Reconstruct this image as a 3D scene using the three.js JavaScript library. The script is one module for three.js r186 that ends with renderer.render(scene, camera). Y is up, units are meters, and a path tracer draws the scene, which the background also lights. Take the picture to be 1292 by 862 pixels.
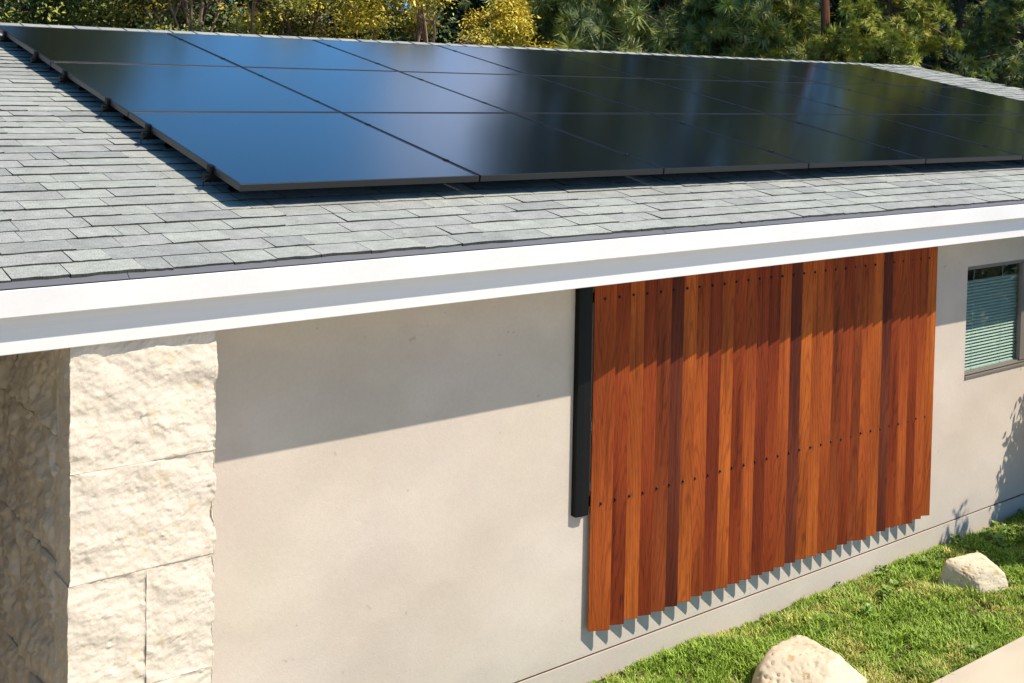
import * as THREE from 'three';
import { mergeGeometries, mergeVertices, toCreasedNormals } from 'three/addons/utils/BufferGeometryUtils.js';
import { RoundedBoxGeometry } from 'three/addons/geometries/RoundedBoxGeometry.js';
import { createNoise2D, createNoise3D } from 'simplex-noise';

// ---------------------------------------------------------------- camera, sky, sun, exposure
const scene = new THREE.Scene();
const YO = 3.11;                                   // height of the front lower corner of the solar array above the ground
const FOCAL = 1454.95, PX = 646, PY = 168.5;       // lens in pixels of the 1292 x 862 picture (shifted lens)
const FULLH = 2 * (862 - PY);
const camera = new THREE.PerspectiveCamera(2 * Math.atan(FULLH / 2 / FOCAL) * 180 / Math.PI, 1292 / FULLH, 0.1, 600);
camera.position.set(-2.390, 0.493 + YO, 5.3865);
{
  const yaw = 0.64925, pit = -0.036916, rol = 0.01801;
  const f = new THREE.Vector3(Math.sin(yaw), 0, -Math.cos(yaw)), r = new THREE.Vector3(Math.cos(yaw), 0, Math.sin(yaw)), u = new THREE.Vector3(0, 1, 0);
  const f2 = f.clone().multiplyScalar(Math.cos(pit)).addScaledVector(u, Math.sin(pit));
  const u2 = u.clone().multiplyScalar(Math.cos(pit)).addScaledVector(f, -Math.sin(pit));
  const r3 = r.clone().multiplyScalar(Math.cos(rol)).addScaledVector(u2, Math.sin(rol));
  const u3 = u2.clone().multiplyScalar(Math.cos(rol)).addScaledVector(r, -Math.sin(rol));
  const m = new THREE.Matrix4().makeBasis(r3, u3, f2.clone().negate());
  camera.quaternion.setFromRotationMatrix(m);
}
camera.setViewOffset(1292, FULLH, 0, FULLH - 862, 1292, 862);
camera.updateProjectionMatrix(); camera.updateMatrixWorld(true);

const SUN = new THREE.Vector3(0.62, 1.63, 1).normalize();
const sun = new THREE.DirectionalLight(new THREE.Color(1.0, 0.905, 0.785), 4.8);
sun.position.copy(SUN).multiplyScalar(60); sun.target.position.set(3, 2, 0);
sun.castShadow = true; sun.shadow.mapSize.set(4096, 4096);
Object.assign(sun.shadow.camera, { left: -25, right: 25, top: 25, bottom: -25, near: 1, far: 150 });
scene.add(sun, sun.target);

// clear late-morning sky: deep blue overhead, paler at the horizon, thin high haze, a wide glow round the sun
{
  const w = 512, h = 256, d = new Float32Array(w * h * 4), n2 = createNoise3D(mulberry(11));
  const v = new THREE.Vector3(), mix = (a, b, t) => a + (b - a) * t;
  for (let j = 0; j < h; j++) for (let i = 0; i < w; i++) {
    const el = ((j + 0.5) / h - 0.5) * Math.PI, az = ((i + 0.5) / w - 0.5) * 2 * Math.PI;
    v.set(Math.cos(el) * Math.cos(az), Math.sin(el), Math.cos(el) * Math.sin(az));
    const e = Math.max(0, v.y), k = Math.exp(-e * 4.2), c = v.dot(SUN);
    let R = mix(0.036, 0.34, k), G = mix(0.150, 0.88, k), B = mix(0.36, 1.70, k);
    const glow = 0.28 * Math.pow(Math.max(0, c), 6) + 1.2 * Math.pow(Math.max(0, c), 60);
    R += glow * 0.9; G += glow * 0.9; B += glow * 0.85;
    const s = 1 / (0.22 + e);                       // thin cirrus on a high sheet
    let cl = n2(v.x * s * 0.9 + 3.1, v.z * s * 0.9, 0.3) * 0.6 + n2(v.x * s * 2.3, v.z * s * 2.3 + 7, 1.3) * 0.3 + n2(v.x * s * 5.1, v.z * s * 6.1, 2.2) * 0.15;
    cl = Math.max(0, Math.min(1, (cl - 0.12) * 1.1)) * 0.20 * Math.min(1, e * 6);
    R = mix(R, 0.75, cl); G = mix(G, 0.78, cl); B = mix(B, 0.86, cl);
    // one soft streaky cloud low over the trees
    const b = Math.atan2(v.x, -v.z) * 57.3, ed = el * 57.3, wob = n2(b * 0.09, ed * 0.16, 4.1) * 3.5 + n2(b * 0.31, ed * 0.5, 1.1) * 1.6;
    const cd = Math.exp(-Math.pow((b - 38 + wob) / 3.6, 2) - Math.pow((ed - 19 + wob * 0.6) / 6, 2)) * 0.7;
    R = mix(R, 0.78, cd); G = mix(G, 0.80, cd); B = mix(B, 0.98, cd);
    if (v.y < 0) { R = 0.30; G = 0.32; B = 0.33; }
    const o = (j * w + i) * 4; d[o] = R; d[o + 1] = G; d[o + 2] = B; d[o + 3] = 1;
  }
  const t = new THREE.DataTexture(d, w, h, THREE.RGBAFormat, THREE.FloatType);
  t.mapping = THREE.EquirectangularReflectionMapping; t.magFilter = THREE.LinearFilter; t.minFilter = THREE.LinearFilter; t.needsUpdate = true;
  scene.background = t; scene.environment = t;
}
const renderer = new THREE.WebGLRenderer({ antialias: true });
renderer.toneMapping = THREE.LinearToneMapping; renderer.toneMappingExposure = 1.09;
renderer.shadowMap.enabled = true;

// ---------------------------------------------------------------- helpers
function mulberry(a) { return () => { a |= 0; a = a + 0x6D2B79F5 | 0; let t = Math.imul(a ^ a >>> 15, 1 | a); t = t + Math.imul(t ^ t >>> 7, 61 | t) ^ t; return ((t ^ t >>> 14) >>> 0) / 4294967296; }; }
const rnd = mulberry(77);
const rr = (a, b, g = rnd) => a + (b - a) * g();
const V = (x, y, z) => new THREE.Vector3(x, y, z);
const n3 = createNoise3D(mulberry(5)), n2d = createNoise2D(mulberry(6));
const fbm3 = (x, y, z, o = 4) => { let s = 0, a = 0.5; for (let i = 0; i < o; i++) { s += a * n3(x, y, z); x *= 2.03; y *= 2.03; z *= 2.03; a *= 0.5; } return s; };
const sstep = (a, b, x) => { const t = Math.min(1, Math.max(0, (x - a) / (b - a))); return t * t * (3 - 2 * t); };
// periodic value noise for textures
function pnoise(seed) {
  const g = mulberry(seed), T = new Float32Array(4096); for (let i = 0; i < 4096; i++) T[i] = g();
  const at = (x, y, px, py) => T[((((x % px) + px) % px) * 131 + (((y % py) + py) % py) * 977 + px * 7) & 4095];
  return (u, v, px, py) => {                       // u, v in 0..1
    const x = u * px, y = v * py, xi = Math.floor(x), yi = Math.floor(y); let fx = x - xi, fy = y - yi; fx = fx * fx * (3 - 2 * fx); fy = fy * fy * (3 - 2 * fy);
    const a = at(xi, yi, px, py), b = at(xi + 1, yi, px, py), c = at(xi, yi + 1, px, py), d = at(xi + 1, yi + 1, px, py);
    return (a + (b - a) * fx) * (1 - fy) + (c + (d - c) * fx) * fy;
  };
}
function tex(w, h, metresX, metresY, srgb, fn) {    // fn(u, v) -> [r, g, b] 0..1
  const d = new Uint8Array(w * h * 4);
  for (let j = 0; j < h; j++) for (let i = 0; i < w; i++) {
    const c = fn((i + 0.5) / w, (j + 0.5) / h), o = (j * w + i) * 4;
    for (let k = 0; k < 3; k++) d[o + k] = Math.max(0, Math.min(255, Math.round(c[k] * 255)));
    d[o + 3] = 255;
  }
  const t = new THREE.DataTexture(d, w, h); t.wrapS = t.wrapT = THREE.RepeatWrapping; t.magFilter = THREE.LinearFilter; t.minFilter = THREE.LinearMipmapLinearFilter; t.generateMipmaps = true;
  if (srgb) t.colorSpace = THREE.SRGBColorSpace;
  t.repeat.set(1 / metresX, 1 / metresY); t.needsUpdate = true; return t;
}
const lin = (r, g, b) => new THREE.Color().setRGB(r, g, b);
const std = (color, o = {}) => new THREE.MeshStandardMaterial({ color, roughness: 0.8, ...o });
const phys = (color, o = {}) => new THREE.MeshPhysicalMaterial({ color, roughness: 0.8, ...o });
const taken = new Map();
function numbered(n) { const k = taken.get(n) || 0; taken.set(n, k + 1); return k ? n + '_' + String(k).padStart(3, '0') : n; }
function shade(o) { o.traverse((c) => { if (c.isMesh) { c.castShadow = true; c.receiveShadow = true; } }); return o; }
function part(name, geo, mat, parent) { const m = new THREE.Mesh(geo, mat); m.name = name; m.castShadow = m.receiveShadow = true; parent.add(m); return m; }
function thing(name, label, category, pos = [0, 0, 0], group) { const g = new THREE.Group(); g.name = numbered(name); g.position.set(...pos); g.userData = { label, category }; if (group) g.userData.group = group; scene.add(g); return g; }
function structure(name, geo, mat, label, category) { const m = part(name, geo, mat, scene); m.userData = { kind: 'structure', label, category }; return m; }
// uv in metres, by the dominant axis of each face
function metreUV(geo, ox = 0, oy = 0) {
  const g = geo.index ? geo.toNonIndexed() : geo; g.computeVertexNormals();
  const P = g.attributes.position, uv = new Float32Array(P.count * 2), a = V(0, 0, 0), b = V(0, 0, 0), c = V(0, 0, 0), n = V(0, 0, 0);
  for (let i = 0; i < P.count; i += 3) {
    a.fromBufferAttribute(P, i); b.fromBufferAttribute(P, i + 1); c.fromBufferAttribute(P, i + 2);
    n.copy(b).sub(a).cross(c.clone().sub(a)); const ax = Math.abs(n.x), ay = Math.abs(n.y), az = Math.abs(n.z);
    [a, b, c].forEach((p, k) => { const o = (i + k) * 2; if (az >= ax && az >= ay) { uv[o] = p.x; uv[o + 1] = p.y; } else if (ay >= ax) { uv[o] = p.x; uv[o + 1] = p.z; } else { uv[o] = p.z; uv[o + 1] = p.y; } uv[o] += ox; uv[o + 1] += oy; });
  }
  g.setAttribute('uv', new THREE.BufferAttribute(uv, 2)); return g;
}
const box = (x0, x1, y0, y1, z0, z1) => { const g = new THREE.BoxGeometry(x1 - x0, y1 - y0, z1 - z0); g.translate((x0 + x1) / 2, (y0 + y1) / 2, (z0 + z1) / 2); return metreUV(g); };
const rbox = (x0, x1, y0, y1, z0, z1, r = 0.004, s = 2) => { const g = new RoundedBoxGeometry(x1 - x0, y1 - y0, z1 - z0, s, r); g.translate((x0 + x1) / 2, (y0 + y1) / 2, (z0 + z1) / 2); return g; };
// a profile in the (z, y) plane swept along x
function sweepX(profile, x0, x1, creased = 0.6) {
  const s = new THREE.Shape(profile.map(([z, y]) => new THREE.Vector2(z, y)));
  let g = new THREE.ExtrudeGeometry(s, { depth: x1 - x0, bevelEnabled: false });
  const P = g.attributes.position;                 // (z, y, along) -> (x, y, z)
  for (let i = 0; i < P.count; i++) { const z = P.getX(i), y = P.getY(i), x = P.getZ(i); P.setXYZ(i, x0 + x, y, z); }
  for (let i = 0; i < P.count; i += 3) { const x = P.getX(i + 1), y = P.getY(i + 1), z = P.getZ(i + 1); P.setXYZ(i + 1, P.getX(i + 2), P.getY(i + 2), P.getZ(i + 2)); P.setXYZ(i + 2, x, y, z); }
  return metreUV(g);
}
function tube(points, r0, r1, sides = 7, seg = 10, power = 1) {
  const c = new THREE.CatmullRomCurve3(points), fr = c.computeFrenetFrames(seg, false), pos = [], idx = [], uv = [];
  const L = c.getLength();
  for (let i = 0; i <= seg; i++) {
    const t = i / seg, p = c.getPointAt(t), r = r0 + (r1 - r0) * Math.pow(t, power);
    for (let j = 0; j <= sides; j++) { const a = j / sides * Math.PI * 2, q = p.clone().addScaledVector(fr.normals[i], Math.cos(a) * r).addScaledVector(fr.binormals[i], Math.sin(a) * r); pos.push(q.x, q.y, q.z); uv.push(j / sides * r0 * 6.28, t * L); }
  }
  for (let i = 0; i < seg; i++) for (let j = 0; j < sides; j++) { const a = i * (sides + 1) + j, b = a + sides + 1; idx.push(a, b, a + 1, b, b + 1, a + 1); }
  const g = new THREE.BufferGeometry(); g.setAttribute('position', new THREE.Float32BufferAttribute(pos, 3)); g.setAttribute('uv', new THREE.Float32BufferAttribute(uv, 2)); g.setIndex(idx); g.computeVertexNormals(); return g;
}

// ---------------------------------------------------------------- materials
const NA = pnoise(1), NB = pnoise(2), NC = pnoise(3), ND = pnoise(4);
const foct = (N, u, v, p, o = 4) => { let s = 0, a = 0.5, t = 0; for (let i = 0; i < o; i++) { s += a * N(u, v, p, p); t += a; p *= 2; a *= 0.55; } return s / t; };
const T = {};
T.stucco = tex(1024, 1024, 5, 5, true, (u, v) => {          // smooth trowelled plaster: broad cloudy patches, trowel arcs, small freckles
  const a = foct(NA, u, v, 4, 5) - 0.5, b = foct(NB, u + 0.3, v, 9, 4) - 0.5, c = NC(u, v, 400, 400) - 0.5, w = NB(u + a * 0.12, v + b * 0.1, 14, 40) - 0.5;
  const k = 1 + a * 0.13 + b * 0.05 + c * 0.025 + w * 0.035, f = ND(u, v, 90, 90) > 0.965 && NC(u, v, 300, 300) > 0.6 ? 0.9 : 1;
  return [0.797 * k * f, (0.749 + b * 0.02) * k * f, (0.688 + a * 0.045) * k * f];
});
T.stuccoBump = tex(512, 512, 0.8, 0.8, false, (u, v) => { const a = foct(NA, u, v, 8, 6), b = NB(u, v, 160, 160); const k = a * 0.75 + b * 0.25; return [k, k, k]; });
T.concrete = tex(512, 512, 2.2, 2.2, true, (u, v) => { const a = foct(NA, u, v, 4, 6) - 0.5, c = NC(u, v, 256, 256) - 0.5, b = foct(NB, u, v, 20, 3) - 0.5; const k = 1 + a * 0.2 + c * 0.07 + b * 0.07; return [0.835 * k, 0.785 * k, 0.69 * k]; });
T.granule = tex(512, 512, 0.42, 0.42, true, (u, v) => { const c = NC(u, v, 256, 256), b = NB(u, v, 128, 128), a = foct(NA, u, v, 6, 4) - 0.5; const k = 0.80 + (c - 0.5) * 0.30 + (b - 0.5) * 0.18 + a * 0.14; return [k * 0.985, k, k * 0.985]; });
T.granuleBump = tex(256, 256, 0.21, 0.21, false, (u, v) => { const k = NC(u, v, 128, 128) * 0.7 + NB(u, v, 64, 64) * 0.3; return [k, k, k]; });
T.stone = tex(512, 512, 0.9, 0.9, true, (u, v) => { const a = foct(NA, u, v, 5, 5) - 0.5, b = foct(NB, u, v, 11, 5) - 0.5, c = NC(u, v, 256, 256) - 0.5; const rust = sstep(0.12, 0.3, b) * 0.10; const k = 1 + a * 0.1 + c * 0.05; return [0.875 * k - rust * 0.12, (0.825 - rust * 0.35) * k, (0.75 - rust * 0.8) * k]; });
T.stoneBump = tex(512, 512, 0.35, 0.35, false, (u, v) => { const a = foct(NA, u, v, 10, 6), b = Math.abs(foct(NB, u, v, 7, 5) - 0.5) * 2; const k = a * 0.6 + b * 0.4; return [k, k, k]; });
T.soil = tex(512, 512, 1.4, 1.4, true, (u, v) => { const a = foct(NA, u, v, 8, 5) - 0.5, c = NC(u, v, 200, 200) - 0.5; const k = 1 + a * 0.6 + c * 0.4; return [0.33 * k, 0.31 * k, 0.17 * k]; });
T.bark = tex(128, 512, 0.5, 1.2, true, (u, v) => { const a = foct(NA, u, v, 4, 4), b = NB(u + a * 0.1, v, 18, 5), c = NC(u, v, 40, 30); const k = 0.55 + b * 0.5 + c * 0.2; return [k * 0.62, k * 0.52, k * 0.44]; });
T.wood = [0, 1, 2].map((s) => tex(128, 1024, 0.15, 2.3, true, (u, v) => {          // hardwood boards: long wavering grain, pores, cathedral figure
  const w = (foct(NA, u * 0.5 + s * 0.37, v, 3, 3) - 0.5), cu = u + w * (0.30 + 0.14 * s), h = (v * 2.0 + 0.31 * s) % 1;
  const arch = Math.pow(Math.abs(cu - 0.45 - 0.08 * s), 1.4) * 9 + h * (2.5 + 1.2 * s) * (NB(0.13 * s + 0.05, v, 2, 3) + 0.3);       // cathedral figure
  const ring = Math.sin((arch + cu * 2.0 + (NB(u, v, 10, 14) - 0.5) * 0.35) * 6.283), band = sstep(0.35, 1.0, ring);
  const pore = NC(u, v, 64, 40) * NC(u + 0.3, v, 40, 24), fine = NB(u, v, 40, 60) - 0.5, broad = foct(ND, u, v + s * 0.3, 2, 3) - 0.5, streak = sstep(0.62, 0.9, NA(u + w * 0.1, v, 9, 3));
  const kx = (u - 0.62 + 0.2 * s) * 0.15, ky = (v - 0.27 - 0.24 * s) * 2.3, knot = Math.exp(-(kx * kx * 9000 + ky * ky * 2500));
  let k = 1 - band * 0.10 + fine * 0.10 + broad * 0.42 - streak * 0.14 - (pore > 0.45 ? 0.30 * (pore - 0.45) / 0.55 : 0) - knot * 0.12;
  return [0.87 * k, 0.87 * k * (1 + broad * 0.12 - band * 0.04), 0.87 * k * (1 + broad * 0.10)];
}));
T.woodBump = tex(128, 512, 0.15, 1.1, false, (u, v) => { const k = NC(u, v, 96, 30) * 0.6 + NB(u, v, 48, 12) * 0.4; return [k, k, k]; });
T.paint = tex(256, 256, 1.5, 1.5, true, (u, v) => { const a = foct(NA, u, v, 5, 5) - 0.5, c = NC(u, v, 128, 128) - 0.5; const k = 0.955 + a * 0.06 + c * 0.015; return [k, k * 0.995, k * 0.985]; });

const M = {
  stucco: std(0xffffff, { map: T.stucco, bumpMap: T.stuccoBump, bumpScale: 0.0016, roughness: 0.92 }),
  concrete: std(0xffffff, { map: T.concrete, bumpMap: T.stuccoBump, bumpScale: 0.004, roughness: 0.9 }),
  white: std(lin(0.86, 0.855, 0.85), { map: T.paint, roughness: 0.45 }),
  flashing: std(lin(0.16, 0.165, 0.18), { roughness: 0.5, metalness: 0.3 }),
  screed: std(lin(0.11, 0.05, 0.04), { roughness: 0.7 }),
  stone: std(0xffffff, { map: T.stone, bumpMap: T.stoneBump, bumpScale: 0.006, roughness: 0.93 }),
  mortar: std(lin(0.66, 0.57, 0.44), { roughness: 0.95 }),
  blackMetal: phys(lin(0.005, 0.006, 0.0065), { roughness: 0.55, specularIntensity: 0.35 }),
  blackFrame: phys(lin(0.014, 0.015, 0.016), { roughness: 0.36 }),
  steel: std(lin(0.32, 0.32, 0.33), { roughness: 0.35, metalness: 0.9 }),
  roomPaint: std(lin(0.55, 0.53, 0.5), { roughness: 0.9 }),
  deck: std(lin(0.05, 0.05, 0.05), { roughness: 0.95 }),
  soil: std(0xffffff, { map: T.soil, roughness: 1 }),
  bark: std(lin(0.55, 0.5, 0.46), { map: T.bark, roughness: 0.95 }),
  redBark: std(lin(0.62, 0.36, 0.24), { map: T.bark, roughness: 0.95 }),
  paleBark: std(lin(1.0, 0.92, 0.80), { map: T.bark, roughness: 0.95 }),
  darkBark: std(lin(0.34, 0.29, 0.24), { map: T.bark, roughness: 0.95 }),
};
M.glass = phys(lin(0.004, 0.005, 0.008), { roughness: 0.18, ior: 1.65, clearcoat: 0.8, clearcoatRoughness: 0.14 });
M.pane = phys(lin(0.90, 0.96, 0.93), { transmission: 1, thickness: 0, roughness: 0.01, ior: 1.5 });

// ---------------------------------------------------------------- ground, path
const ZW = 0.2, EAVE = YO - 0.567, PATHZ = 1.455;
{
  const g = new THREE.PlaneGeometry(500, 500); g.rotateX(-Math.PI / 2); g.translate(0, -0.06, 0);
  structure('ground', metreUV(g), M.soil, 'bare earth round the house and under the trees', 'ground');
  const l = new THREE.PlaneGeometry(17, PATHZ - 0.05, 120, 12); l.rotateX(-Math.PI / 2); l.translate(7.2, -0.012, (PATHZ + 0.05) / 2);
  const P = l.attributes.position; for (let i = 0; i < P.count; i++) P.setY(i, P.getY(i) + 0.012 * n2d(P.getX(i) * 1.3, P.getZ(i) * 1.3));
  structure('lawn_soil', metreUV(l), M.soil, 'brown soil showing between the grass blades', 'soil');
  structure('path', rbox(-4.2, 24, -0.25, 0.035, PATHZ, 15, 0.012), M.concrete, 'pale concrete path beside the strip of lawn', 'path');
}
// ---------------------------------------------------------------- house
const PITCH = 0.19238, PH = 1.69486, PW = 1.48, G = 0.125, S0 = -0.752, S1 = 5.96, X0 = -5.5, X1 = 14.5;
const cp = Math.cos(PITCH), sp = Math.sin(PITCH);
const onRoof = (x, s, up) => V(x, YO + s * sp + up * cp, -s * cp + up * sp);      // up: above the plane of the panels' faces
const house = thing('house', 'single-storey stucco house with shingle roof, white eaves and stone corner pier', 'house');
const RIDGE = onRoof(0, S1, -G);
{
  // stucco wall with the window opening
  const wy1 = EAVE + 0.02, W0 = 6.23, W1 = 7.78, WB = YO - 1.795, WT = YO - 0.872;
  const sh = new THREE.Shape([[-0.45, 0.175], [X1 - 0.35, 0.175], [X1 - 0.35, wy1], [-0.45, wy1]].map(([x, y]) => new THREE.Vector2(x, y)));
  sh.holes.push(new THREE.Path([[W0, WB], [W0, WT], [W1, WT], [W1, WB]].map(([x, y]) => new THREE.Vector2(x, y))));
  const wg = new THREE.ExtrudeGeometry(sh, { depth: 0.14, bevelEnabled: false }); wg.translate(0, 0, ZW - 0.14);
  part('stucco_wall', metreUV(wg), M.stucco, house);
  part('foundation', box(-0.45, X1 - 0.35, -0.2, 0.162, ZW - 0.14, ZW + 0.004), M.stucco, house);
  part('weep_screed', box(-0.45, X1 - 0.35, 0.162, 0.175, ZW - 0.13, ZW - 0.006), M.screed, house);
  // the other walls
  part('end_wall', box(X1 - 0.5, X1 - 0.35, -0.2, wy1, -9.4, ZW - 0.14), M.stucco, house);
  part('rear_wall', box(X0 + 0.3, X1 - 0.5, -0.2, wy1, -9.4, -9.25), M.stucco, house);
  part('entry_wall', box(-2.0, -0.95, -0.2, wy1, -2.6, -2.45), M.stucco, house);
  part('wing_wall', box(-2.15, -2.0, -0.2, wy1, -2.6, ZW), M.stucco, house);
  part('wing_front_wall', box(X0 + 0.3, -2.15, -0.2, wy1, ZW - 0.14, ZW), M.stucco, house);
  part('wing_end_wall', box(X0 + 0.3, X0 + 0.45, -0.2, wy1, -9.25, ZW - 0.14), M.stucco, house);
  part('gable', (() => { const s = new THREE.Shape([[-9.4, wy1], [0.4, wy1], [RIDGE.z, RIDGE.y - 0.2], [-9.4, wy1 + 0.6]].map(([z, y]) => new THREE.Vector2(z, y))); const g = new THREE.ExtrudeGeometry(s, { depth: 0.14, bevelEnabled: false }); g.rotateY(-Math.PI / 2); g.translate(X1 - 0.36, 0, 0); return metreUV(g); })(), M.stucco, house);
  part('soffit', box(X0, X1, EAVE + 0.021, EAVE + 0.035, -2.6, 0.655), M.white, house);
  part('fascia', rbox(X0, X1, EAVE, YO - 0.29, 0.655, 0.68, 0.004), M.white, house);
  // square-fronted gutter hung on the fascia
  const gt = YO - 0.303, gb = YO - 0.410;
  part('gutter', sweepX([[0.681, gt - 0.006], [0.684, gt - 0.006], [0.684, gb + 0.004], [0.745, gb + 0.004], [0.745, gt - 0.004], [0.737, gt - 0.004], [0.737, gt], [0.748, gt], [0.750, gt - 0.003], [0.750, gb + 0.004], [0.747, gb], [0.681, gb]], X0, X1), M.white, house);
  // grey drip edge in lengths
  let x = X0; for (const len of [4.70, 3.05, 3.05, 3.05, 3.05, 3.1]) {
    const e = onRoof(0, S0 + 0.004, -G - 0.008), x2 = Math.min(X1, x + len) - 0.003;
    part('drip_edge', sweepX([[e.z - 0.14, e.y + 0.021], [e.z, e.y - 0.004], [0.7385, gt + 0.006], [0.7375, gt + 0.004], [e.z - 0.002, e.y - 0.008], [e.z - 0.14, e.y + 0.018]], x, x2), M.flashing, house); x = x2 + 0.003;
  }
  // window: recessed frame, glass, sill track, blind
  const win = new THREE.Group(); win.name = 'window'; house.add(win);
  const zf = ZW - 0.022, taupe = std(lin(0.20, 0.175, 0.15), { roughness: 0.5 });
  const bar = (n, a, b, c, d, z0 = zf - 0.03, z1 = zf) => part(n, rbox(a, b, c, d, z0, z1, 0.003), taupe, win);
  bar('frame', W0, W1, WB, WB + 0.045); bar('frame', W0, W1, WT - 0.035, WT); bar('frame', W0, W0 + 0.022, WB + 0.045, WT - 0.035); bar('frame', W1 - 0.03, W1, WB + 0.045, WT - 0.035);
  bar('stile', 7.10, 7.2, WB + 0.045, WT - 0.035, zf - 0.026, zf + 0.012);
  part('sill', rbox(W0 + 0.002, W1 - 0.002, WB + 0.001, WB + 0.022, zf, ZW + 0.012, 0.003), taupe, win);
  part('sill_track', rbox(W0 + 0.002, W1 - 0.002, WB + 0.030, WB + 0.038, zf - 0.001, zf + 0.022, 0.002), taupe, win);
  part('pane', box(W0 + 0.02, 7.105, WB + 0.043, WT - 0.033, zf - 0.018, zf - 0.013), M.pane, win);
  part('pane', box(7.195, W1 - 0.028, WB + 0.043, WT - 0.033, zf - 0.018, zf - 0.013), M.pane, win);
  part('latch', rbox(W0 + 0.004, W0 + 0.016, WB + 0.13, WB + 0.17, zf, zf + 0.014, 0.002), M.blackMetal, win);
  const bs = std(lin(0.68, 0.71, 0.66), { roughness: 0.6 });
  const sg = (() => { const s = []; for (let i = 0; i <= 4; i++) { const a = (i / 4 - 0.5); s.push([a * 0.032, 0.003 * (1 - 4 * a * a)]); } const t = s.map(([a, b]) => [a, b - 0.0008]).reverse(); const g = sweepX([...s, ...t], W0 + 0.03, W1 - 0.035); g.rotateX(0.5); return g; })();
  const sgT = (() => { const g = sg.clone(); return g; })();
  for (let y = WB + 0.06, i = 0; y < WT - 0.14; y += 0.0265, i++) { const m = part('blind_slat', sgT, bs, win); m.position.set(0, y, zf - 0.052 + rr(-0.001, 0.001)); }
  part('blind_rail', rbox(W0 + 0.025, W1 - 0.03, WB + 0.030, WB + 0.05, zf - 0.067, zf - 0.037, 0.003), bs, win);
  for (const cx of [6.42, 6.86, 7.3, 7.62]) part('blind_cord', new THREE.CylinderGeometry(0.0015, 0.0015, WT - WB - 0.07, 5).translate(cx, (WT + WB) / 2, zf - 0.034), bs, win);
  part('room_back', box(W0 - 1, W1 + 1, 0, wy1 + 0.01, ZW - 2.3, ZW - 2.25), M.roomPaint, house);
}
// stone pier at the house corner: squared rough-faced blocks
function stoneBlock(x0, x1, y0, y1, z0, z1, seed, amp = 1, cell = 0.0085, inner = 0) {
  const w = x1 - x0, h = y1 - y0, d = z1 - z0, sg = (l) => Math.max(2, Math.min(150, Math.round(l / cell)));
  let g = new THREE.BoxGeometry(w, h, d, sg(w), sg(h), sg(d)); g.deleteAttribute('uv'); g.deleteAttribute('normal'); g = mergeVertices(g, 1e-5);
  const P = g.attributes.position;
  for (let i = 0; i < P.count; i++) {
    let x = P.getX(i), y = P.getY(i), z = P.getZ(i); const nx = Math.abs(x) > w / 2 - 1e-6 ? Math.sign(x) : 0, ny = Math.abs(y) > h / 2 - 1e-6 ? Math.sign(y) : 0, nz = Math.abs(z) > d / 2 - 1e-6 ? Math.sign(z) : 0;
    const ex = Math.min(w / 2 - Math.abs(x), d / 2 - Math.abs(z) < 1e-6 ? 9 : d / 2 - Math.abs(z)), q = [x + x0 + seed * 3.7, y + y0, z + z0];
    const wv = fbm3(q[0] * 3, q[1] * 3, q[2] * 3 + 9, 3) * 0.22;
    const base = fbm3(q[0] * 3.1 + wv, q[1] * 3.9, q[2] * 3.1 + wv, 4);
    const t = base * 8 + fbm3(q[0] * 13, q[1] * 16, q[2] * 13, 4) * 1.5, fl = Math.floor(t), terr = fl + sstep(0.80, 1, t - fl);
    const fine = fbm3(q[0] * 26, q[1] * 30, q[2] * 26, 3), chip = Math.max(0, fbm3(q[0] * 9 + 40, q[1] * 11, q[2] * 9, 3) - 0.18);
    let r = amp * (0.0055 * terr + 0.004 * base + 0.012 * fine * (0.35 + chip * 5)) - 0.004;
    const dy = h / 2 - Math.abs(y), dx = w / 2 - Math.abs(x), dz = d / 2 - Math.abs(z);
    const flat = ny ? 0 : sstep(0, 0.012, dy); r = r * (0.55 + 0.45 * flat) - (1 - flat) * 0.0015;
    P.setXYZ(i, x + (inner && nx === Math.sign(inner) ? 0 : nx) * r * (nz ? 0.7 : 1), y - ny * 0.0022 * Math.max(0, fine), z + nz * r * (nx ? 0.7 : 1));
  }
  g.translate((x0 + x1) / 2, (y0 + y1) / 2, (z0 + z1) / 2);
  const ng = g.toNonIndexed(); g.computeVertexNormals();
  const out = metreUV(g.clone(), seed * 0.31, seed * 0.17);
  // smooth normals carried over
  const src = g.attributes.normal, id = g.index, nn = new Float32Array(id.count * 3); for (let i = 0; i < id.count; i++) { const k = id.getX(i); nn[i * 3] = src.getX(k); nn[i * 3 + 1] = src.getY(k); nn[i * 3 + 2] = src.getZ(k); }
  out.setAttribute('normal', new THREE.BufferAttribute(nn, 3)); return out;
}
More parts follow.
